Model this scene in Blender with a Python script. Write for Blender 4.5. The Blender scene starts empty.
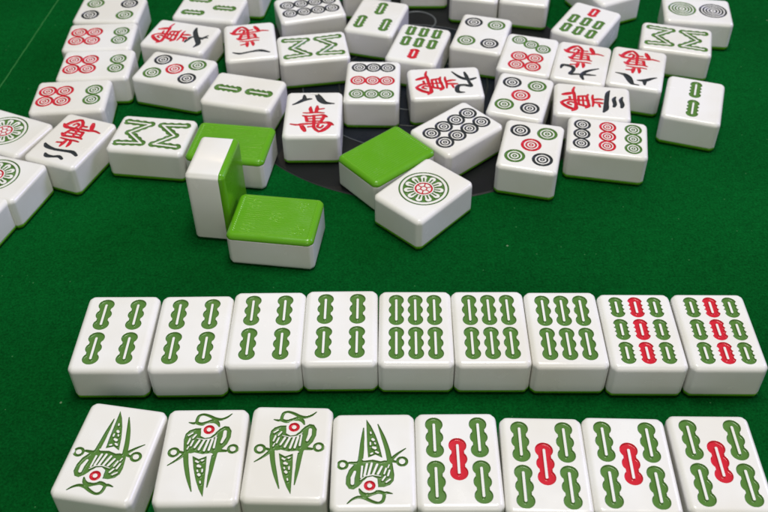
import bpy, math
import numpy as np
from mathutils import Matrix, Vector

S = 0.001                      # everything below is measured in millimetres
scene = bpy.context.scene
COL = scene.collection

# ------------------------------------------------------------------ camera
F, PITCH, ROLL, HGT, SHIFT = 924.57, 0.7275546, 0.0121409, 306.97, -50.0
cam_d = bpy.data.cameras.new('camera'); cam = bpy.data.objects.new('camera', cam_d); COL.objects.link(cam)
R0 = Vector((1, 0, 0)); U0 = Vector((0, math.sin(PITCH), math.cos(PITCH))); Fw = Vector((0, math.cos(PITCH), -math.sin(PITCH)))
cr, sr = math.cos(ROLL), math.sin(ROLL)
R1 = R0 * cr - U0 * sr; U1 = R0 * sr + U0 * cr
m = Matrix((R1, U1, -Fw)).transposed().to_4x4(); m.translation = Vector((0, 0, HGT * S)); cam.matrix_world = m
cam_d.sensor_width = 36.0; cam_d.sensor_fit = 'HORIZONTAL'; cam_d.lens = F / 768 * 36
cam_d.shift_y = SHIFT / 768; cam_d.clip_start = 0.01; cam_d.clip_end = 50
cam_d.dof.use_dof = True; cam_d.dof.focus_distance = 0.372; cam_d.dof.aperture_fstop = 22
scene.camera = cam

# ------------------------------------------------------------------ light
world = bpy.data.worlds.new('World'); scene.world = world; world.use_nodes = True
bg = world.node_tree.nodes['Background']; bg.inputs[0].default_value = (0.86, 0.86, 0.84, 1); bg.inputs[1].default_value = 0.18

def area(name, loc, target, sx, sy, power, color):
    d = bpy.data.lights.new(name, 'AREA'); d.shape = 'RECTANGLE'; d.size = sx; d.size_y = sy; d.energy = power; d.color = color
    o = bpy.data.objects.new(name, d); COL.objects.link(o); o.location = loc
    o.rotation_euler = (Vector(target) - Vector(loc)).to_track_quat('-Z', 'Y').to_euler(); return o
area('ceiling_light', (0.08, 0.36, 1.25), (0, 0.36, 0), 0.56, 0.34, 12.9, (1.0, 0.98, 0.915))
area('warm_fill_light', (0.2, -1.5, 1.15), (0.0, 0.3, 0), 1.2, 0.7, 7.5, (1.0, 0.95, 0.83))  # unseen warm fill added behind the camera to brighten the tiles' front faces
area('side_light', (1.3, 0.75, 0.75), (-0.1, 0.4, 0), 0.5, 0.7, 9.0, (0.58, 0.55, 1.0))
area('lamp', (-0.38, 1.83, 1.41), (-0.05, 0.3, 0), 0.045, 0.04, 0.7, (1.0, 0.80, 0.52))
scene.view_settings.view_transform = 'Standard'; scene.view_settings.look = 'None'
scene.view_settings.exposure = 0.0; scene.view_settings.gamma = 1.0

# ------------------------------------------------------------------ materials
def mat(name):
    M = bpy.data.materials.new(name); M.use_nodes = True
    return M, M.node_tree.nodes, M.node_tree.links, M.node_tree.nodes['Principled BSDF']
WHITE = (0.80, 0.795, 0.765, 1)
def rough_var(N, L, B, lo, hi, scale):
    tc = N.new('ShaderNodeTexCoord'); n = N.new('ShaderNodeTexNoise'); n.inputs['Scale'].default_value = scale; n.inputs['Detail'].default_value = 4
    r = N.new('ShaderNodeMapRange'); r.inputs['From Min'].default_value = 0.35; r.inputs['From Max'].default_value = 0.7
    r.inputs['To Min'].default_value = lo; r.inputs['To Max'].default_value = hi
    geo = N.new('ShaderNodeNewGeometry'); L.new(geo.outputs['Position'], n.inputs['Vector']); L.new(n.outputs['Fac'], r.inputs['Value']); L.new(r.outputs['Result'], B.inputs['Roughness'])
def ivory(N, L):
    g = N.new('ShaderNodeNewGeometry'); n = N.new('ShaderNodeTexNoise'); n.inputs['Scale'].default_value = 26; n.inputs['Detail'].default_value = 3
    L.new(g.outputs['Position'], n.inputs['Vector']); c = N.new('ShaderNodeValToRGB'); e = c.color_ramp.elements
    e[0].position = 0.34; e[0].color = (0.76, 0.745, 0.69, 1); e[1].position = 0.62; e[1].color = (0.815, 0.815, 0.80, 1)
    L.new(n.outputs['Fac'], c.inputs['Fac']); return c.outputs['Color']
def plastic(name, color, lo=0.12, hi=0.30):
    M, N, L, B = mat(name); B.inputs['Base Color'].default_value = color; B.inputs['IOR'].default_value = 1.5
    rough_var(N, L, B, lo, hi, 120); return M
M_WHITE = plastic('ivory_white_melamine', WHITE)
L_ = M_WHITE.node_tree; L_.links.new(ivory(L_.nodes, L_.links), L_.nodes['Principled BSDF'].inputs['Base Color'])
M_GREEN = plastic('leaf_green_plastic', (0.105, 0.345, 0.008, 1), 0.18, 0.30)
def paint(name, color):
    M, N, L, B = mat(name); B.inputs['IOR'].default_value = 1.5
    at = N.new('ShaderNodeAttribute'); at.attribute_name = 'mark_distance'
    mr = N.new('ShaderNodeMapRange'); mr.inputs['From Min'].default_value = -0.03; mr.inputs['From Max'].default_value = 0.05
    mr.inputs['To Min'].default_value = 0; mr.inputs['To Max'].default_value = 1
    mx = N.new('ShaderNodeMix'); mx.data_type = 'RGBA'; mx.inputs['A'].default_value = color; mx.inputs['B'].default_value = WHITE
    L.new(ivory(N, L), mx.inputs['B'])
    L.new(at.outputs['Fac'], mr.inputs['Value']); L.new(mr.outputs['Result'], mx.inputs['Factor']); L.new(mx.outputs['Result'], B.inputs['Base Color'])
    rough_var(N, L, B, 0.14, 0.26, 120); return M
M_MARK = {'green': paint('green_mark_paint', (0.088, 0.205, 0.040, 1)), 'red': paint('red_mark_paint', (0.58, 0.018, 0.036, 1)),
          'black': paint('black_mark_paint', (0.030, 0.036, 0.042, 1))}

def felt_material():
    M, N, L, B = mat('green_table_felt')
    tc = N.new('ShaderNodeTexCoord')
    n1 = N.new('ShaderNodeTexNoise'); n1.inputs['Scale'].default_value = 900; n1.inputs['Detail'].default_value = 6; n1.inputs['Roughness'].default_value = 0.7
    n2 = N.new('ShaderNodeTexNoise'); n2.inputs['Scale'].default_value = 22; n2.inputs['Detail'].default_value = 5
    n3 = N.new('ShaderNodeTexNoise'); n3.inputs['Scale'].default_value = 230; n3.inputs['Detail'].default_value = 4; n3.inputs['Roughness'].default_value = 0.65
    for n in (n1, n2, n3): L.new(tc.outputs['Object'], n.inputs['Vector'])
    a = N.new('ShaderNodeMath'); a.operation = 'MULTIPLY_ADD'; a.inputs[1].default_value = 0.80; L.new(n1.outputs['Fac'], a.inputs[0])
    b = N.new('ShaderNodeMath'); b.operation = 'MULTIPLY_ADD'; b.inputs[1].default_value = 0.10; b.inputs[2].default_value = 0.0; L.new(n2.outputs['Fac'], b.inputs[0])
    c = N.new('ShaderNodeMath'); c.operation = 'MULTIPLY_ADD'; c.inputs[1].default_value = 0.28; L.new(n3.outputs['Fac'], c.inputs[0]); L.new(b.outputs[0], c.inputs[2])
    L.new(c.outputs[0], a.inputs[2])
    ramp = N.new('ShaderNodeValToRGB'); e = ramp.color_ramp.elements
    e[0].position = 0.38; e[0].color = (0.0006, 0.026, 0.0042, 1); e[1].position = 0.82; e[1].color = (0.0020, 0.112, 0.018, 1)
    L.new(a.outputs[0], ramp.inputs['Fac'])
    v = N.new('ShaderNodeTexVoronoi'); v.inputs['Scale'].default_value = 85; v.inputs['Randomness'].default_value = 1; L.new(tc.outputs['Object'], v.inputs['Vector'])
    lt = N.new('ShaderNodeMath'); lt.operation = 'LESS_THAN'; lt.inputs[1].default_value = 0.05; L.new(v.outputs['Distance'], lt.inputs[0])
    sp = N.new('ShaderNodeSeparateColor'); L.new(v.outputs['Color'], sp.inputs[0])
    gt = N.new('ShaderNodeMath'); gt.operation = 'GREATER_THAN'; gt.inputs[1].default_value = 0.80; L.new(sp.outputs[0], gt.inputs[0])
    ml = N.new('ShaderNodeMath'); ml.operation = 'MULTIPLY'; L.new(lt.outputs[0], ml.inputs[0]); L.new(gt.outputs[0], ml.inputs[1])
    m2 = N.new('ShaderNodeMath'); m2.operation = 'MULTIPLY'; m2.inputs[1].default_value = 0.35; L.new(ml.outputs[0], m2.inputs[0])
    mx = N.new('ShaderNodeMix'); mx.data_type = 'RGBA'; mx.inputs['B'].default_value = (0.35, 0.45, 0.30, 1)
    L.new(m2.outputs[0], mx.inputs['Factor']); L.new(ramp.outputs['Color'], mx.inputs['A']); L.new(mx.outputs['Result'], B.inputs['Base Color'])
    n4 = N.new('ShaderNodeTexNoise'); n4.inputs['Scale'].default_value = 7; n4.inputs['Detail'].default_value = 3; L.new(tc.outputs['Object'], n4.inputs['Vector'])
    w4 = N.new('ShaderNodeMapRange'); w4.inputs['From Min'].default_value = 0.3; w4.inputs['From Max'].default_value = 0.7; w4.inputs['To Min'].default_value = 0.80; w4.inputs['To Max'].default_value = 1.22
    L.new(n4.outputs['Fac'], w4.inputs['Value'])
    vm = N.new('ShaderNodeVectorMath'); vm.operation = 'SCALE'; L.new(mx.outputs['Result'], vm.inputs[0]); L.new(w4.outputs['Result'], vm.inputs['Scale'])
    v2 = N.new('ShaderNodeTexVoronoi'); v2.inputs['Scale'].default_value = 210; L.new(tc.outputs['Object'], v2.inputs['Vector'])
    l2 = N.new('ShaderNodeMath'); l2.operation = 'LESS_THAN'; l2.inputs[1].default_value = 0.075; L.new(v2.outputs['Distance'], l2.inputs[0])
    s2 = N.new('ShaderNodeSeparateColor'); L.new(v2.outputs['Color'], s2.inputs[0])
    g2 = N.new('ShaderNodeMath'); g2.operation = 'GREATER_THAN'; g2.inputs[1].default_value = 0.80; L.new(s2.outputs[1], g2.inputs[0])
    k2 = N.new('ShaderNodeMath'); k2.operation = 'MULTIPLY'; L.new(l2.outputs[0], k2.inputs[0]); L.new(g2.outputs[0], k2.inputs[1])
    k3 = N.new('ShaderNodeMath'); k3.operation = 'MULTIPLY'; k3.inputs[1].default_value = 0.30; L.new(k2.outputs[0], k3.inputs[0])
    m3 = N.new('ShaderNodeMix'); m3.data_type = 'RGBA'; m3.inputs['B'].default_value = (0.10, 0.28, 0.12, 1)
    L.new(k3.outputs[0], m3.inputs['Factor']); L.new(vm.outputs[0], m3.inputs['A']); L.new(m3.outputs['Result'], B.inputs['Base Color'])
    bp = N.new('ShaderNodeBump'); bp.inputs['Strength'].default_value = 0.6; bp.inputs['Distance'].default_value = 0.0004
    L.new(a.outputs[0], bp.inputs['Height']); L.new(bp.outputs['Normal'], B.inputs['Normal'])
    B.inputs['Roughness'].default_value = 0.95; B.inputs['Specular IOR Level'].default_value = 0.02
    
    return M
M_FELT = felt_material()
def simple(name, color, rough, spec=0.5):
    M, N, L, B = mat(name); B.inputs['Base Color'].default_value = color; B.inputs['Specular IOR Level'].default_value = spec * 0.5
    rough_var(N, L, B, rough * 0.8, rough * 1.2, 60); return M
M_DISC = simple('charcoal_plastic', (0.007, 0.008, 0.009, 1), 0.40)
M_WINDOW = simple('smoked_dark_plastic', (0.008, 0.011, 0.017, 1), 0.3)
M_LINE = simple('pale_rim_plastic', (0.11, 0.12, 0.13, 1), 0.3)
M_RIM = simple('grey_rim_plastic', (0.022, 0.026, 0.026, 1), 0.35)
M_SEAM = simple('worn_felt_seam', (0.035, 0.17, 0.045, 1), 0.9, 0.1)

# ------------------------------------------------------------------ mesh helpers
def raw_mesh(name, V, quads, tris=None, attr=None, smooth=True):
    me = bpy.data.meshes.new(name); nq = len(quads); nt = 0 if tris is None else len(tris)
    me.vertices.add(len(V)); me.vertices.foreach_set('co', (np.asarray(V, np.float32) * S).ravel())
    loops = np.asarray(quads, np.int32).ravel()
    if nt: loops = np.concatenate([loops, np.asarray(tris, np.int32).ravel()])
    me.loops.add(len(loops)); me.loops.foreach_set('vertex_index', loops)
    me.polygons.add(nq + nt)
    me.polygons.foreach_set('loop_start', np.concatenate([np.arange(nq) * 4, nq * 4 + np.arange(nt) * 3]).astype(np.int32))
    me.polygons.foreach_set('use_smooth', np.full(nq + nt, smooth))
    me.update(calc_edges=True); me.validate()
    if attr is not None:
        a = me.attributes.new('mark_distance', 'FLOAT', 'POINT'); a.data.foreach_set('value', np.asarray(attr, np.float32))
    return me
def sub_mesh(name, V, quads, attr):
    used, inv = np.unique(quads.ravel(), return_inverse=True)
    return raw_mesh(name, V[used], inv.reshape(-1, 4), None, attr[used])
def obj(name, me, material, parent=None):
    o = bpy.data.objects.new(name, me); COL.objects.link(o)
    if material and not me.materials: me.materials.append(material)
    if parent: o.parent = parent
    return o

W, LN, TH, R, SEAM = 30.4, 40.6, 18.7, 2.4, 2.8
FX, FY = W / 2 - R, LN / 2 - R          # half size of the flat part of a face

def grid(step):
    nx = max(2, int(round(2 * FX / step)) + 1); ny = max(2, int(round(2 * FY / step)) + 1)
    X, Y = np.meshgrid(np.linspace(-FX, FX, nx), np.linspace(-FY, FY, ny)); return X, Y
def soften(v, RC=3.7, p=0.37):
    d = np.maximum(np.abs(v[:, :2]) - np.array([W / 2 - RC, LN / 2 - RC]), 0); h = np.hypot(d[:, 0], d[:, 1]) + 1e-9
    f = np.where(d.min(1) > 0, (d.max(1) / h) ** p, 1.0); out = v.copy()
    out[:, :2] -= np.sign(v[:, :2]) * d * (1 - f)[:, None]; return out
def shell(X, Y, H, z0, profile):
    """cap of height z0+H over the grid, then rings (outward offset, z) down, closed by a flat cap at the last ring"""
    ny, nx = X.shape; idx = np.arange(nx * ny).reshape(ny, nx)
    V = [np.stack([X.ravel(), Y.ravel(), z0 + H.ravel()], 1)]
    q = np.stack([idx[:-1, :-1], idx[:-1, 1:], idx[1:, 1:], idx[1:, :-1]], -1).reshape(-1, 4)
    base, dirs = [], []
    sides = [(idx[0, :], -90), (idx[:, -1], 0), (idx[-1, ::-1], 90), (idx[::-1, 0], 180)]
    for ids, a in sides:
        for k in ids: base.append(k); dirs.append(a)
        for j in range(1, 7): base.append(ids[-1]); dirs.append(a + 90 * j / 7)
    base = np.array(base); dr = np.radians(np.array(dirs)); D = np.stack([np.cos(dr), np.sin(dr)], 1); n = len(base)
    P0 = V[0][base, :2]; off = nx * ny; prev = base; Q = []; Tn = []
    z_edge = V[0][base, 2]
    for k, (s, z) in enumerate(profile):
        zz = np.full(n, z)
        V.append(np.concatenate([P0 + D * s, zz[:, None]], 1)); cur = off + np.arange(n); off += n
        a, b, c, d = prev, np.roll(prev, -1), np.roll(cur, -1), cur
        deg = a == b
        Q.append(np.stack([d, c, b, a], 1)[~deg]); Tn.append(np.stack([d, c, a], 1)[deg]); prev = cur
    V.append(np.array([[0, 0, profile[-1][1]]])); ctr = off
    V = [soften(v) for v in V]
    Tn.append(np.stack([np.full(n, ctr), np.roll(prev, -1), prev], 1))
    return np.concatenate(V), q, np.concatenate(Q), np.concatenate(Tn)
ARC = [math.radians(a) for a in (10, 22, 34, 46, 58, 70, 80, 90)]
P_WHITE = [(R * math.sin(a), TH - R + R * math.cos(a)) for a in ARC] + [(R, TH - R - 0.5), (R, SEAM + 0.6), (R, SEAM + 0.15), (R - 0.15, SEAM + 0.01)]
RG = R + 0.06
P_GREEN = [(RG * math.sin(a), TH - R + R * math.cos(a)) for a in ARC] + [(RG, TH - SEAM + 0.35), (RG - 0.03, TH - SEAM + 0.12), (RG - 0.18, TH - SEAM)]
def flip(V): return V * np.array([-1, 1, -1]) + np.array([0, 0, TH])

# ------------------------------------------------------------------ the engraved designs (signed distances in millimetres)
def curve(s, n=5):
    p = np.array([s[0]] + list(s) + [s[-1]], float); out = []
    for i in range(1, len(p) - 2):
        a, b, c, d = p[i - 1:i + 3]
        for k in range(n):
            t = k / n; out.append(0.5 * (2 * b + (c - a) * t + (2 * a - 5 * b + 4 * c - d) * t * t + (3 * b - a - 3 * c + d) * t ** 3))
    out.append(p[-2]); return [tuple(q) for q in out]
def strokes(X, Y, S_, grow=0.0, smooth=False):
    d = np.full(X.shape, 1e3)
    for s in S_:
        if smooth and len(s) > 2: s = curve(s)
        for (ax, ay, ar), (bx, by, br) in zip(s[:-1], s[1:]):
            vx, vy = bx - ax, by - ay; t = np.clip(((X - ax) * vx + (Y - ay) * vy) / (vx * vx + vy * vy + 1e-9), 0, 1)
            d = np.minimum(d, np.hypot(X - ax - t * vx, Y - ay - t * vy) - (ar + t * (br - ar)) - grow)
    return d
def poly(X, Y, P):
    P = [(x, y) for x, y, _ in P[0]]; d = np.full(X.shape, 1e3); ins = np.zeros(X.shape, bool)
    for (ax, ay), (bx, by) in zip(P, P[1:] + P[:1]):
        vx, vy = bx - ax, by - ay; t = np.clip(((X - ax) * vx + (Y - ay) * vy) / (vx * vx + vy * vy + 1e-9), 0, 1)
        d = np.minimum(d, np.hypot(X - ax - t * vx, Y - ay - t * vy))
        if ay != by: ins ^= ((ay > Y) != (by > Y)) & (X < (bx - ax) * (Y - ay) / (by - ay) + ax)
    return np.where(ins, -d, d)
def circ(X, Y, x, y, r): return np.hypot(X - x, Y - y) - r
def ringd(X, Y, x, y, ro, ri): return np.abs(np.hypot(X - x, Y - y) - (ro + ri) / 2) - (ro - ri) / 2
def stick(X, Y, x, y, ln, w, lobes=3, ang=0):
    a = math.radians(ang); u = (X - x) * math.cos(a) + (Y - y) * math.sin(a); v = -(X - x) * math.sin(a) + (Y - y) * math.cos(a)
    h, rw = ln / 2, w / 2; rc = rw * (0.70 if lobes == 3 else 0.86)
    d = strokes(u, v, [[(0, -h + rc, rc), (0, h - rc, rc)]])
    for k in range(lobes):
        ry = ln / lobes / 2 * 1.08; cy = -h + ry + (ln - 2 * ry) * k / (lobes - 1)
        d = np.minimum(d, (np.hypot(u / rw, (v - cy) / ry) - 1) * min(rw, ry))
    if lobes == 4:
        d = strokes(u, v, [[(0, -h + rw, rw), (0, h - rw, rw)]])
        for yk in (-0.19 * ln, 0.0, 0.19 * ln):
            d = np.maximum(d, -(np.hypot(np.abs(u) - rw * 1.10, v - yk) - rw * 0.33))
    core = strokes(u, v, [[(0, -h + rw * 0.95, 0.5), (0, h - rw * 0.95, 0.5)]])
    return np.maximum(d, -core)
def coin(X, Y, x, y, r):
    k = r / 5.0
    d = ringd(X, Y, x, y, 5.0 * k, 3.55 * k); d = np.minimum(d, ringd(X, Y, x, y, 2.85 * k, 1.95 * k)); return np.minimum(d, ringd(X, Y, x, y, 1.2 * k, 0.45 * k))
def un(*a):
    d = a[0]
    for b in a[1:]: d = np.minimum(d, b)
    return d
GL = {'birdbody':[[[-2.43,12.18,0.08],[-4.61,12.13,0.08],[-6.69,11.22,0.08],[-7.94,9.56,0.08],[-8.21,7.01,0.08],[-7.65,2.42,0.08],[-7.12,0.37,0.08],[-5.44,0.66,0.08],[-3.37,1.2,0.08],[-0.45,0.44,0.08],[2.36,0.83,0.08],[5.05,0.89,0.08],[6.44,2.73,0.08],[8.04,4.85,0.08],[9.01,7.81,0.08],[9.05,10.79,0.08],[7.87,12.74,0.08],[6.24,13.06,0.08],[4.53,11.81,0.08],[2.91,9.8,0.08],[1.49,8.07,0.08],[-0.49,7.6,0.08],[-2.18,8.58,0.08]]],
      'birdtail':[[[-3.98,-0.29,0.08],[-1.49,-1.7,0.08],[1.21,-0.42,0.08],[1.59,-5.5,0.07],[1.83,-11.79,0.07],[2.04,-17.75,0.07],[0.19,-14.52,0.07],[-1.52,-10.31,0.07],[-2.89,-5.6,0.07]]],
      'birdcuts':[[[-2.39,6.55,0.43],[-3.78,3.5,0.38]],[[-0.67,6.58,0.43],[-2.1,2.55,0.42]],[[0.97,6.79,0.43],[-0.12,2.09,0.42]],[[2.44,7.16,0.43],[1.57,2.3,0.42]],[[3.65,8.03,0.31],[3.32,3.33,0.38]],[[-3.37,7.54,0.16],[-0.42,6.93,0.19],[2.06,7.4,0.19],[3.85,8.97,0.16]],[[-5.32,10.05,0.31],[-6.71,8.91,0.31]],[[-3.99,9.22,0.31],[-4.97,7.67,0.31]],[[-5.94,7.31,0.35],[-6.54,5.11,0.31]],[[-4.62,6.5,0.31],[-5.3,4.3,0.35]],[[-5.98,3.95,0.23],[-6.41,2.78,0.23]],[[6.68,10.48,0.63],[6.67,8.18,0.7],[5.89,5.64,0.46]],[[-5.3,0.66,0.27],[-3.22,-0.11,0.3],[-0.36,-0.38,0.27],[3.11,0.35,0.27]],[[-4.71,-0.8,0.42],[-3.21,-6.4,0.45],[-1.12,-12.63,0.36],[0.31,-15.67,0.14]],[[2.06,-0.49,0.38],[2.3,-6.28,0.45],[2.24,-11.78,0.29]],[[-2.39,-2.54,0.38],[-1.63,-3.0,0.38]],[[-0.29,-2.33,0.38],[0.25,-2.07,0.3]],[[-1.31,-4.61,0.6],[-0.58,-4.91,0.45]],[[-1.38,-6.52,0.3],[-1.19,-6.99,0.3]],[[-0.7,-8.25,0.52],[-0.39,-8.56,0.52]],[[0.4,-6.16,0.3],[0.43,-7.12,0.3]],[[0.24,-11.2,0.29],[0.38,-11.82,0.29]]],
      'birdlines':[[[8.32,18.71,0.08],[6.61,17.08,0.32],[4.49,16.16,0.48],[2.25,16.55,0.56],[-0.09,17.82,0.48],[-2.38,18.57,0.4],[-3.93,17.91,0.48],[-4.49,16.31,0.48],[-4.63,14.91,0.48],[-5.6,14.45,0.4],[-7.41,14.85,0.08]],[[-4.45,14.65,0.56],[-2.63,14.08,0.64],[-0.5,14.65,0.72],[1.63,15.39,0.8],[3.32,14.56,0.64],[4.21,12.84,0.16]],[[-8.97,1.57,0.38],[-7.05,0.95,0.53]],[[-7.01,0.62,0.61],[-9.39,-1.88,0.38],[-12.46,-4.29,0.08]],[[4.94,2.04,0.69],[7.95,1.78,0.38]],[[-6.58,0.63,0.84],[-5.73,-4.06,0.75],[-4.24,-9.59,0.59],[-2.33,-15.34,0.07]],[[4.03,1.2,0.84],[3.66,-3.05,0.75],[3.36,-7.84,0.59],[2.99,-13.69,0.07]]],
      'birdrings':[[[-11.09,1.36,2.22],[10.37,2.65,2.15]],[[-11.09,1.36,1.15],[10.37,2.65,1.07]],[[0.56,11.46,1.97],[0.56,11.46,0.87],[0.56,11.46,3.0]]],
      'ba':[[[-11.22,8.74,0.18],[-8.74,10.39,0.64],[-6.28,12.54,1.01],[-4.31,13.51,0.91],[-1.55,13.97,0.28]],[[-5.6,17.46,0.28],[-5.34,15.14,0.83],[-5.33,13.13,0.91]],[[-2.28,18.63,0.28],[0.66,18.39,0.74],[2.25,15.83,1.38],[3.69,12.7,1.64],[5.7,10.47,1.18],[8.33,9.74,0.64],[10.82,9.51,0.18]]],
      'wan':[[[-6.12,1.15,0.22],[-3.54,0.92,0.44],[1.0,1.33,0.45],[5.0,0.99,0.22]],[[-2.51,6.64,0.23],[-2.49,4.39,0.75],[-1.76,1.66,0.59]],[[1.13,7.38,0.3],[1.05,4.64,0.82],[0.75,1.63,0.59]],[[1.3,4.14,0.45],[4.81,4.97,0.3]],[[-6.23,-1.54,0.29],[-3.35,-2.16,0.59],[2.27,-1.28,0.52],[4.82,-1.22,0.74],[6.76,-2.68,0.37]],[[-4.7,-2.33,0.51],[-3.76,-6.52,0.66]],[[5.18,-2.66,0.74],[3.95,-6.44,0.66]],[[-3.89,-4.44,0.29],[4.22,-3.98,0.29]],[[-3.74,-6.8,0.44],[3.95,-6.44,0.36]],[[-0.27,-1.44,0.52],[0.15,-12.0,0.65]],[[-12.47,-9.03,0.22],[-9.05,-9.82,0.51],[-5.73,-9.12,0.65],[-0.71,-8.72,0.58],[4.31,-8.04,0.65],[8.25,-8.19,0.87],[10.46,-10.09,0.29]],[[-6.94,-9.57,0.65],[-5.49,-12.85,1.08],[-4.5,-15.25,0.64]],[[8.96,-9.14,0.87],[7.21,-12.56,0.93],[4.93,-15.02,0.86],[3.05,-16.09,0.43]],[[0.03,-11.81,0.58],[1.39,-14.23,0.64],[3.15,-16.0,0.5]],[[2.68,-9.05,0.43],[2.13,-11.47,0.5],[3.87,-12.61,0.43],[5.0,-10.67,0.36]],[[-2.78,-11.59,0.43],[-0.0,-11.25,0.43]]],
      'jiu':[[[-3.5,18.2,0.4],[-2.2,14.5,0.9],[-4.5,9.8,0.8],[-10.5,5.6,0.15]],[[-9.5,12.6,0.3],[-5.5,13.2,0.8],[0,14.0,0.6],[4.0,14.6,0.9],[3.0,11,0.8],[3.3,8,0.9],[6,6.7,1.0],[9.3,7.0,0.9],[9.9,10.3,0.15]]],
      'liu':[[[-10.56,4.76,0.33],[-6.75,5.69,1.05],[-2.25,8.1,1.28],[1.54,10.8,1.43],[5.44,12.92,1.18],[9.27,11.89,0.23]],[[5.72,4.58,0.32],[2.0,5.03,0.95],[-0.62,6.33,0.64],[-1.74,8.34,0.64]],[[-0.73,8.8,0.64],[-0.95,12.49,0.64],[-4.33,14.86,0.32]],[[0.05,12.95,0.56],[-1.54,13.8,0.56],[-2.05,15.64,0.24]]],
      'er':[[[12.78,6.45,0.34],[10.45,8.2,1.01],[5.6,9.03,0.67],[-0.33,8.43,0.66],[-4.6,8.01,0.91],[-8.07,9.7,0.57]],[[7.78,13.37,0.33],[5.84,14.79,0.99],[2.53,14.31,0.57],[-0.26,13.3,0.74],[-2.83,14.48,0.5]]],
      'san':[[[-11.2,9.6,0.2],[-8,8.5,0.9],[0,7.8,1.0],[5.5,7.5,1.2],[9,6.2,0.3]],[[-5.8,12.7,0.2],[-3.2,11.8,0.8],[0.8,12.3,0.8],[3.4,11.7,0.5]],[[-6,16.4,0.2],[-3.2,15.5,0.8],[0.8,16.2,0.9],[3.6,15.7,0.5]]],
      'yi':[[[11.05,11.3,0.22],[7.08,13.01,0.73],[0.73,11.91,0.59],[-4.72,11.5,1.03],[-9.8,14.08,0.3]]]}
def shift(S_, dx, dy, k=1.0, kr=1.0): return [[(x * k + dx, y * k + dy, r * kr) for x, y, r in s] for s in S_]

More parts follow.
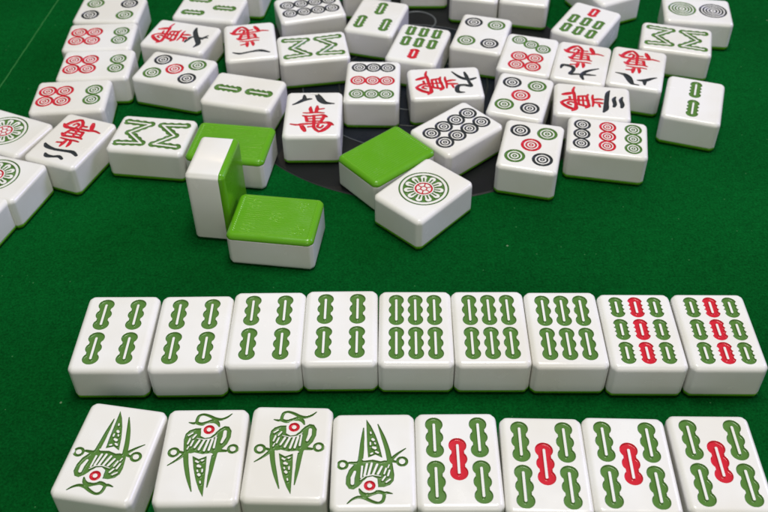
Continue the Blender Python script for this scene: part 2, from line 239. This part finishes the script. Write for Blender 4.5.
def design(kind, X, Y):
    st = lambda pts, ln, w, lobes=3: un(*[stick(X, Y, x, y, ln, w, lobes) for x, y in pts])
    co = lambda pts, r: un(*[coin(X, Y, x, y, r) for x, y in pts])
    if kind == 'bamboo_2': return {'green': st([(0, 9), (0, -9)], 15.9, 6.3, 4)}
    if kind == 'bamboo_3': return {'green': st([(0, 9.3), (-7.8, -8.6), (7.8, -8.6)], 15, 6.3, 4)}
    if kind == 'bamboo_4': return {'green': st([(-6.7, 9.2), (6.7, 9.2), (-6.7, -8.7), (6.7, -8.7)], 16.6, 6.6)}
    if kind == 'bamboo_5': return {'green': st([(-8.2, 9.1), (8.0, 9.1), (-8.2, -9.3), (8.0, -9.3)], 17.2, 6.5), 'red': st([(0, 0)], 17.4, 6.5)}
    if kind == 'bamboo_6': return {'green': st([(x, y) for x in (-7.9, 0, 7.9) for y in (9.0, -8.7)], 16.8, 6.3)}
    if kind == 'bamboo_7': return {'red': st([(0, 11.6)], 10.9, 6.5, 4), 'green': st([(x, y) for x in (-7.9, 0, 7.9) for y in (-0.8, -12.6)], 10.9, 6.5, 4)}
    if kind == 'bamboo_9': return {'red': st([(0, y) for y in (12.1, 0, -12.1)], 11.2, 6.2, 4), 'green': st([(x, y) for x in (-8.0, 8.0) for y in (12.1, 0, -12.1)], 11.2, 6.2, 4)}
    if kind == 'bamboo_8':
        out = None
        for sg in (1, -1):
            pts = [(-8.9, 15.6), (-8.0, 3.3), (0, 12.0), (8.0, 3.3), (8.9, 15.6)]; pts = [(x * sg, y * sg) for x, y in pts]
            outer = strokes(X, Y, [[(x, y, 2.0) for x, y in pts]])
            for (ax, ay), (bx, by) in zip(pts[:-1], pts[1:]):
                for t in (0.0, 0.33, 0.67, 1.0): outer = np.minimum(outer, circ(X, Y, ax + (bx - ax) * t, ay + (by - ay) * t, 2.5))
            core = strokes(X, Y, [[(x, y, 0.5) for x, y in pts]])
            d = np.maximum(outer, -core); out = d if out is None else np.minimum(out, d)
        return {'green': out}
    if kind == 'bird':
        X = (X - 0.7) / 0.99; Y = (Y + 0.4) / 0.95
        d = np.minimum(poly(X, Y, GL['birdbody']), strokes(X, Y, GL['birdlines'], 0.14, True))
        d = np.minimum(d, poly(X, Y, GL['birdtail'])); d = np.maximum(d, -strokes(X, Y, GL['birdcuts'], 0.0))
        (o1, o2), (i1, i2), (e0, e1, e2) = GL['birdrings']
        for o, i in ((o1, i1), (o2, i2)): d = un(np.maximum(d, -circ(X, Y, i[0], i[1], i[2])), ringd(X, Y, o[0], o[1], o[2], i[2]))
        d = np.maximum(d, -circ(X, Y, e2[0], e2[1], e2[2]))
        return {'green': d * 0.95, 'red': ringd(X, Y, e0[0], e0[1], e0[2] + 0.1, e1[2]) * 0.95}
    if kind == 'circle_1':
        r = np.hypot(X, Y); th = np.arctan2(Y, X); n = 11; a = (th + math.pi / n) % (2 * math.pi / n) - math.pi / n
        px, py = r * np.cos(a), r * np.sin(a)
        petal = np.minimum(np.hypot(px - 8.0, py) - 1.55, np.maximum(np.abs(py) - (1.15 + 0.10 * (px - 6)), np.abs(px - 6.7) - 1.5))
        slit = np.maximum(np.abs(py) - 0.42, np.abs(px - 6.5) - 1.5)
        ann = np.abs(r - 7.55) - 2.55
        g = np.maximum(ann, -np.maximum(petal, -slit)); g = np.minimum(g, np.abs(r - 11.75) - 0.38)
        a6 = (th + math.pi / 6) % (math.pi / 3) - math.pi / 6
        red = un(np.abs(r - 3.95) - 0.42, np.abs(r - 1.45) - 0.30, np.maximum(np.abs(r * np.sin(a6)) - 0.30, np.abs(r - 2.6) - 1.2))
        return {'green': g, 'red': red}
    if kind == 'circle_2':
        def big(y):
            d = ringd(X, Y, 0, y, 8.3, 7.1)
            for a, b in ((6.3, 5.2), (4.5, 3.5), (2.7, 1.7)): d = np.minimum(d, ringd(X, Y, 0, y, a, b))
            return np.minimum(d, circ(X, Y, 0, y, 0.7))
        return {'green': big(9.2), 'black': big(-9.2)}
    if kind == 'circle_4': return {'black': co([(-6.9, 10.6), (6.9, -10.6)], 5.4), 'green': co([(6.9, 10.6), (-6.9, -10.6)], 5.4)}
    if kind == 'circle_5': return {'black': co([(-6.9, 10.9), (6.9, -10.6)], 5.2), 'green': co([(6.9, 10.9), (-6.9, -10.6)], 5.2), 'red': co([(0, 0)], 5.2)}
    if kind == 'circle_5m': return {'black': co([(6.9, 10.9), (-6.9, -10.6)], 5.2), 'green': co([(-6.9, 10.9), (6.9, -10.6)], 5.2), 'red': co([(0, 0)], 5.2)}
    if kind == 'circle_6': return {'green': co([(-4.6, 12.0), (4.6, 12.0)], 4.8), 'red': co([(-4.7, -3.9), (4.7, -3.9), (-4.7, -13.1), (4.7, -13.1)], 4.85)}
    if kind == 'circle_7': return {'green': co([(-7.4, 13.2), (0, 9.9), (7.4, 6.6)], 4.5), 'red': co([(-4.6, -3.9), (4.6, -3.9), (-4.6, -12.9), (4.6, -12.9)], 4.8)}
    if kind == 'circle_8': return {'black': co([(x, y) for x in (-5.0, 5.0) for y in (13.1, 4.4, -4.4, -13.1)], 4.75)}
    if kind == 'circle_9': return {'black': co([(x, 12.9) for x in (-8, 0, 8)], 4.35), 'red': co([(x, 0) for x in (-8, 0, 8)], 4.35), 'green': co([(x, -12.9) for x in (-8, 0, 8)], 4.35)}
    num, ten = {'character_1': ('yi', (-0.6, 0.3)), 'character_2': ('er', (-2.3, 0.5)), 'character_3': ('san', (0.9, -0.3)),
                'character_6': ('liu', (0.5, 1.0)), 'character_8': ('ba', (0, -0.9)), 'character_9': ('jiu', (0.5, -0.9))}[kind]
    return {'black': strokes(X, Y, shift(GL[num], *ten), 0.30, True), 'red': strokes(X, Y, shift(GL['wan'], 0.9, -0.7, 0.97), 0.30, True)}

# ------------------------------------------------------------------ tile prototypes
def green_blank(parent):
    X, Y = grid(60); V, q, Q, Tn = shell(X, Y, np.zeros(X.shape), TH, P_GREEN)
    me = raw_mesh('back_layer', flip(V), np.concatenate([q, Q]), Tn); return obj('back_layer', me, M_GREEN, parent)
GREEN_ME = None
def make_upright(kind, step):
    """Empty > tile_body (white), back_layer (green), one engraving per paint colour"""
    global GREEN_ME
    root = bpy.data.objects.new('mahjong_tile', None); COL.objects.link(root); root.empty_display_size = 0.01
    X, Y = grid(step if kind else 60); H = np.zeros(X.shape); marks = design(kind, X, Y) if kind else {}
    for d in marks.values():
        t = np.clip((-d + 0.02) / 0.26, 0, 1); H = np.minimum(H, -0.85 * t * t * (3 - 2 * t))
    V, q, Q, Tn = shell(X, Y, H, TH, P_WHITE)
    owner = np.zeros(len(q), int); parts = []
    for k, (c, d) in enumerate(marks.items(), 1):
        dq = d.ravel()[q].min(1); sel = (dq < 0.09) & (owner == 0); owner[sel] = k; parts.append((c, d.ravel(), k))
    me = raw_mesh('tile_body', V, np.concatenate([q[owner == 0], Q]), Tn); obj('tile_body', me, M_WHITE, root)
    if GREEN_ME is None: GREEN_ME = green_blank(root).data
    else: obj('back_layer', GREEN_ME, M_GREEN, root)
    for c, d, k in parts:
        obj(c + '_engraving', sub_mesh(c + '_engraving', V[:X.size], q[owner == k], d), M_MARK[c], root)
    return root
def make_facedown():
    root = bpy.data.objects.new('mahjong_tile', None); COL.objects.link(root); root.empty_display_size = 0.01
    X, Y = grid(60); V, q, Q, Tn = shell(X, Y, np.zeros(X.shape), TH, P_WHITE)
    obj('tile_body', raw_mesh('tile_body', V, np.concatenate([q, Q]), Tn), M_WHITE, root)
    X, Y = grid(0.14); pitch = 2 * FX / 19
    edge = np.clip(np.minimum(FX - np.abs(X), FY - np.abs(Y)) / 0.8, 0, 1)
    ribs = 0.12 * (np.clip(np.cos(2 * math.pi * X / pitch) * 1.6, -1, 1) - 1)
    flo = np.full(X.shape, 1e3); leaf = np.full(X.shape, 1e3)
    for cx, cy, a0 in ((0, 0, 10), (8.0, 11.5, 40), (-8.0, 11.2, 75), (8.2, -11.4, 20), (-7.9, -11.6, 55)):
        for k in range(5):
            a = math.radians(a0 + 72 * k); ux, uy = math.cos(a), math.sin(a)
            u = (X - cx) * ux + (Y - cy) * uy; v = -(X - cx) * uy + (Y - cy) * ux
            flo = np.minimum(flo, (np.hypot((u - 2.3) / 1.7, v / 1.05) - 1) * 1.1)
    inside = np.clip(-flo / 0.7, 0, 1); inside = inside * inside * (3 - 2 * inside); groove = 0.5 + 0.5 * np.cos(math.pi * np.clip(np.abs(flo) / 0.5, 0, 1))
    H = (ribs * (1 - inside) - 0.12 * inside - 0.012 * groove) * edge
    V, q, Q, Tn = shell(X, Y, H, TH, P_GREEN)
    obj('back_layer', raw_mesh('back_layer', flip(V), np.concatenate([q, Q]), Tn), M_GREEN, root)
    return root
def copy_tile(src):
    c = src.copy(); COL.objects.link(c)
    for ch in src.children:
        d = ch.copy(); COL.objects.link(d); d.parent = c
    return c

# ------------------------------------------------------------------ table
def sheet(name, x0, x1, y0, y1, z, material):
    me = raw_mesh(name, np.array([(x0, y0, z), (x1, y0, z), (x1, y1, z), (x0, y1, z)], float), np.array([[0, 1, 2, 3]]), smooth=False)
    o = obj(name, me, material); o['kind'] = 'structure'; return o
sheet('table_felt', -700, 700, -250, 1150, 0, M_FELT)
def seam_line():
    ys = np.linspace(380, 760, 120); rs = np.random.RandomState(3); V = []; Q = []
    for k, y in enumerate(ys):
        x = -224.7 + 0.078 * (y - 454.5) + 0.12 * rs.randn() * 0.6; w = 0.32 + 0.12 * rs.rand()
        V += [(x - w, y, 0.02), (x, y, 0.16), (x + w, y, 0.02)]
        if k: a = 3 * (k - 1); Q += [(a, a + 1, a + 4, a + 3), (a + 1, a + 2, a + 5, a + 4)]
    o = obj('table_seam', raw_mesh('table_seam', np.array(V, float), np.array(Q)), M_SEAM); o['kind'] = 'structure'
seam_line()

def lathe(name, cx, cy, prof, material, parent, seg=192, smooth=True):
    a = np.linspace(0, 2 * math.pi, seg, endpoint=False); V = []; Q = []; n = len(prof)
    for r, z in prof: V += [(cx + r * math.cos(t), cy + r * math.sin(t), z) for t in a]
    for k in range(n - 1):
        for j in range(seg): j2 = (j + 1) % seg; Q.append((k * seg + j, k * seg + j2, (k + 1) * seg + j2, (k + 1) * seg + j))
    return obj(name, raw_mesh(name, np.array(V, float), np.array(Q), smooth=smooth), material, parent)
def torus(name, cx, cy, Rm, rm, zc, material, parent):
    return lathe(name, cx, cy, [(Rm + rm * math.cos(t), zc + rm * math.sin(t)) for t in np.linspace(2 * math.pi, 0, 13)], material, parent)
console = bpy.data.objects.new('table_console', None); COL.objects.link(console); console.location = (0, 0, 0)
console['label'] = 'round charcoal plastic console set into the felt beneath the loose tiles'; console['category'] = 'console'
CX, CY = 18.0, 454.0
lathe('base_plate', CX, CY, [(105.6, 0.002), (105.4, 0.14), (104.9, 0.20), (65.2, 0.20), (65.0, 0.10)], M_DISC, console)
lathe('rim', CX, CY, [(106.3, 0.002), (106.2, 0.16), (105.9, 0.22), (105.7, 0.16), (105.6, 0.002)], M_RIM, console)
lathe('window_cover', CX, CY, [(65.0, 0.10), (64.6, 0.10), (64.4, 0.22), (0.01, 0.22)], M_WINDOW, console)
torus('window_ring', CX, CY, 64.6, 0.22, 0.14, M_LINE, console)
torus('window_ring', CX, CY, 28.3, 0.32, 0.22, M_LINE, console)
torus('window_ring', CX, CY, 43.5, 0.55, 0.20, M_RIM, console)
torus('button_ring', 22.4, 522.4, 12.2, 0.55, 0.30, M_LINE, console)

# ------------------------------------------------------------------ the tiles: id -> frame, x, y, angle (degrees)
POS = {'H1':["v",-110.49,248.73,-0.69],
       'H2':["v",-79.16,248.44,-0.06],
       'H3':["v",-48.71,250.07,-0.25],
       'H4':["v",-18.32,250.48,-0.28],
       'H5':["v",12.33,249.57,-1.02],
       'H6':["v",42.8,249.08,-0.77],
       'H7':["v",73.37,248.14,-0.99],
       'H8':["v",104.09,246.41,-1.2],
       'H9':["v",135.19,245.81,-1.34],
       'L1':["v",-100.5,192.04,-9.91],
       'L2':["v",-66.9,190.18,-0.16],
       'L3':["v",-35.83,190.85,-2.07],
       'L4':["v",-4.92,187.12,-0.24],
       'L5':["v",25.52,187.01,-0.4],
       'L6':["v",56.42,184.62,-2.08],
       'L7':["v",86.87,184.18,-2.25],
       'L8':["v",118.66,184.59,-1.33],
       'P1':["v",167.0,407.19,-19.31],
       'P2':["h",114.5,375.17,-11.38],
       'P3':["h",112.25,407.0,-9.61],
       'P4':["v",74.73,368.91,-14.36],
       'P5':["v",74.68,412.56,-17.81],
       'P6':["v",83.89,454.02,-16.99],
       'P7':["v",112.9,444.64,-16.7],
       'P8':["v",143.15,438.44,-17.71],
       'P9':["h",172.62,468.74,-15.98],
       'P10':["h",193.29,500.96,-9.74],
       'P11':["v",123.37,489.07,-32.22],
       'P15':["v",59.07,477.39,-16.74],
       'P16':["v",38.1,384.32,-49.47],
       'P17':["v",19.12,336.07,-43.52],
       'P18':["v",1.57,363.7,-49.44],
       'P19':["h",-50.42,317.35,-8.1],
       'P21':["h",-77.87,375.06,-8.47],
       'P22':["h",-119.28,381.81,-8.13],
       'P23':["h",-76.17,420.16,-15.25],
       'P24':["v",-37.0,398.39,-0.36],
       'P25':["v",-5.52,428.4,-2.61],
       'P26':["h",34.58,425.94,2.99],
       'P27':["v",21.31,466.41,-16.9],
       'P28':["v",-2.94,498.21,-17.05],
       'P29':["h",-40.33,464.38,8.56],
       'P30':["h",-44.67,510.5,14.3],
       'P31':["v",-77.61,471.68,8.58],
       'P32':["h",-119.54,478.47,-16.68],
       'P33':["h",-117.34,442.54,-17.35],
       'P34':["h",-106.43,511.49,-10.09],
       'P38':["h",-170.04,417.55,3.19],
       'P39':["h",-163.26,448.59,2.1],
       'P40':["h",-167.57,478.87,2.06],
       'P41':["h",-168.32,510.55,-1.69],
       'P42':["h",-196.79,386.24,-24],
       'P45':["v",-160.33,377.99,-20.87],
       'P43':["h",-190.71,350.16,-18],
       'P44':["h",-198.6,318.4,-18],
       'P13':["v",61.8,536.5,-13],
       'P14':["v",92.6,530.9,-13.5],
       'P37':["v",28,557.5,-1],
       'P36':["v",-8.6,545,-3],
       'P35':["v",-88.3,547.8,-8],
       'P12':["v",142,532.5,25],
       'P20':["s",-79.3,336,-8]}
G1 = 'tiles standing in the nearer two rows'
ROW_U, ROW_L, PILE, DOWN = 'tiles laid in the upper hand row', 'tiles laid in the lower hand row', 'loose tiles piled round the table centre', 'tiles showing their green backs'
TILES = [
    ('H1', 'bamboo_4', 0, 0.13, ROW_U, 'four green bamboo sticks, leftmost tile of the upper row on the felt'),
    ('H2', 'bamboo_4', 0, 0.13, ROW_U, 'four green bamboo sticks, second tile from the left in the upper row'),
    ('H3', 'bamboo_4', 0, 0.13, ROW_U, 'four green bamboo sticks, third tile from the left in the upper row'),
    ('H4', 'bamboo_4', 0, 0.13, ROW_U, 'four green bamboo sticks, fourth in the upper row, touching the first six-stick tile'),
    ('H5', 'bamboo_6', 0, 0.13, ROW_U, 'six green bamboo sticks, middle tile of the upper row, beside the four-stick tiles'),
    ('H6', 'bamboo_6', 0, 0.13, ROW_U, 'six green bamboo sticks, the middle one of three such tiles in the upper row'),
    ('H7', 'bamboo_6', 0, 0.13, ROW_U, 'six green bamboo sticks, upper row, touching the red and green nine-stick tiles'),
    ('H8', 'bamboo_9', 0, 0.13, ROW_U, 'nine bamboo sticks with red middle column, second from the right in the upper row'),
    ('H9', 'bamboo_9', 0, 0.13, ROW_U, 'nine bamboo sticks with red middle column, rightmost tile of the upper row'),
    ('L1', 'bird', 180, 0.11, ROW_L, 'green bird tile lying upside down, leftmost and tilted in the lower row'),
    ('L2', 'bird', 0, 0.11, ROW_L, 'upright green bird tile in the lower row, just right of the tilted leftmost one'),
    ('L3', 'bird', 0, 0.11, ROW_L, 'upright green bird tile in the lower row, third from the left'),
    ('L4', 'bird', 180, 0.11, ROW_L, 'upside down green bird tile beside the five-stick tiles in the lower row'),
    ('L5', 'bamboo_5', 0, 0.12, ROW_L, 'four green sticks round a red one, directly right of the bird tiles'),
    ('L6', 'bamboo_5', 0, 0.12, ROW_L, 'four green sticks round a red one, third tile from the right in the lower row'),
    ('L7', 'bamboo_5', 0, 0.12, ROW_L, 'four green sticks round a red one, second from the right in the lower row'),
    ('L8', 'bamboo_5', 0, 0.12, ROW_L, 'four green sticks round a red one, rightmost tile of the lower row'),
    ('P1', 'bamboo_2', 0, 0.16, PILE, 'two green sticks end to end, tile alone at the far right of the pile'),
    ('P2', 'circle_9', 90, 0.16, PILE, "nine circles in black, red and green columns, tile lying sideways at the pile's right front"),
    ('P3', 'character_3', -90, 0.16, PILE, 'three strokes and red character on a sideways tile behind the sideways nine circles'),
    ('P4', 'circle_5', 0, 0.16, PILE, 'five circles, front tile of the two upright ones, left of the sideways nine circles'),
    ('P5', 'circle_5', 0, 0.16, PILE, 'five circles, upright tile wedged behind the front five-circle tile, below the seven circles'),
    ('P6', 'circle_7', 0, 0.16, PILE, 'seven circles, three green in a slant above four red'),
    ('P7', 'character_9', 180, 0.16, PILE, 'upside down black nine with red character, between the seven circles and another character tile'),
    ('P8', 'character_8', 180, 0.16, PILE, 'upside down black eight with red character, at the right of the pile'),
    ('P9', 'bamboo_8', -90, 0.16, PILE, 'eight green sticks in zigzags, sideways tile at the upper right'),
    ('P10', 'circle_2', 90, 0.18, PILE, 'two large circles, green and dark, tile at the top right of the photo'),
    ('P11', 'bamboo_7', 0, 0.16, PILE, 'seven sticks with the red one at the far end, tile turned clockwise near the top'),
    ('P12', None, 0, 1, PILE, 'tile seen only by its white side behind the tilted seven-stick tile'),
    ('P13', None, 0, 1, PILE, 'blank-looking white tile cut by the top edge, left one of two touching tiles'),
    ('P14', None, 0, 1, PILE, 'blank-looking white tile cut by the top edge, right one of two touching tiles'),
    ('P15', 'circle_4', 0, 0.16, PILE, 'four circles, upright tile just left of the seven circles'),
    ('P16', 'circle_8', 0, 0.16, PILE, 'eight dark circles on a slanted tile behind the large single circle'),
    ('P17', 'circle_1', 0, 0.14, PILE, 'single large ornate circle, slanted tile at the front of the pile'),
    ('P22', 'bamboo_8', -90, 0.16, PILE, 'eight green sticks in zigzags, sideways tile left of the standing tile'),
    ('P23', 'bamboo_2', -90, 0.16, PILE, 'two green sticks in line on a sideways tile behind a green back'),
    ('P24', 'character_8', 0, 0.15, PILE, 'upright black eight above red character, tile at the front of the pile'),
    ('P25', 'circle_9', 0, 0.16, PILE, 'nine circles in black, red and green rows on an upright tile'),
    ('P26', 'character_9', -90, 0.15, PILE, 'black nine and red character on a sideways tile behind the slanted eight circles'),
    ('P27', 'bamboo_7', 180, 0.16, PILE, 'seven sticks with the red one at the near end, right of the three sticks'),
    ('P28', 'bamboo_3', 0, 0.16, PILE, 'three green sticks, one above two, tile at the top middle'),
    ('P29', 'bamboo_8', -90, 0.16, PILE, 'eight green sticks in zigzags, sideways tile in front of the topmost eight circles'),
    ('P30', 'circle_8', -90, 0.16, PILE, 'eight dark circles on a sideways tile cut by the top edge'),
    ('P31', 'character_1', 180, 0.16, PILE, 'upside down tile with a single black stroke and red character'),
    ('P32', 'character_6', -90, 0.16, PILE, 'black six and red character on a sideways tile behind five circles'),
    ('P33', 'circle_5m', -90, 0.16, PILE, 'five circles on a sideways tile, right of the stacked six-circle tiles'),
    ('P34', 'bamboo_3', -90, 0.16, PILE, 'three green sticks on a sideways tile at the top left'),
    ('P35', None, 0, 1, PILE, 'white tile at the top edge, showing its side between three sticks and eight circles'),
    ('P36', None, 0, 1, PILE, 'white tile at the top edge behind the upright three-stick tile'),
    ('P37', None, 0, 1, PILE, 'tile side at the top edge behind the clear ring of the dark console'),
    ('P38', 'circle_6', -90, 0.16, PILE, 'four red and two green circles, nearest tile of the left column'),
    ('P39', 'circle_6', -90, 0.16, PILE, 'four red and two green circles, middle one of three in the left column'),
    ('P40', 'circle_6', -90, 0.16, PILE, 'four red and two green circles, farthest of three, touching the four circles'),
    ('P41', 'circle_4', -90, 0.16, PILE, 'four circles on a sideways tile at the top of the left column'),
    ('P42', 'circle_1', -90, 0.16, PILE, 'single ornate circle, farther of two such tiles cut by the left edge'),
    ('P43', 'circle_1', -90, 0.16, PILE, 'single ornate circle, nearer of two such tiles cut by the left edge'),
    ('P44', None, 0, 1, PILE, 'white tile corner cut by the left edge, in front of the ornate circles'),
    ('P45', 'character_2', 180, 0.16, PILE, 'two black strokes and red character on a slanted tile beside the ornate circles'),
    ('P19', 'down', -90, 1, DOWN, 'face down tile with ribbed green back, nearest the hand rows'),
    ('P18', 'down', 0, 1, DOWN, 'face down tile with ribbed green back, slanted behind the single large circle'),
    ('P21', 'down', -90, 1, DOWN, 'face down tile with ribbed green back, half hidden behind the standing tile'),
    ('P20', None, 0, 1, DOWN, 'tile standing on its short end, its green back turned to the right'),
]
protos = {}
for tid, kind, turn, step, group, label in TILES:
    fr, x, y, a = POS[tid]
    key = kind or 'blank'
    if key in protos: o = copy_tile(protos[key])
    else:
        o = make_facedown() if kind == 'down' else make_upright(kind, step); protos[key] = o
    ang = math.radians(a + turn)
    if kind == 'down':
        o.matrix_world = Matrix.Translation((x * S, y * S, TH * S)) @ Matrix.Rotation(ang, 4, 'Z') @ Matrix.Rotation(math.pi, 4, 'Y')
    elif fr == 's':
        t = math.radians(a); ux = Vector((math.cos(t), math.sin(t), 0)); uy = Vector((-math.sin(t), math.cos(t), 0))
        rot = Matrix((-uy, Vector((0, 0, 1)), -ux)).transposed().to_4x4()
        o.matrix_world = Matrix.Translation(Vector((x * S, y * S, LN / 2 * S)) + ux * (TH / 2 * S)) @ rot
    else:
        o.matrix_world = Matrix.Translation((x * S, y * S, 0)) @ Matrix.Rotation(ang, 4, 'Z')
    o['label'] = label; o['category'] = 'mahjong tile'; o['group'] = group
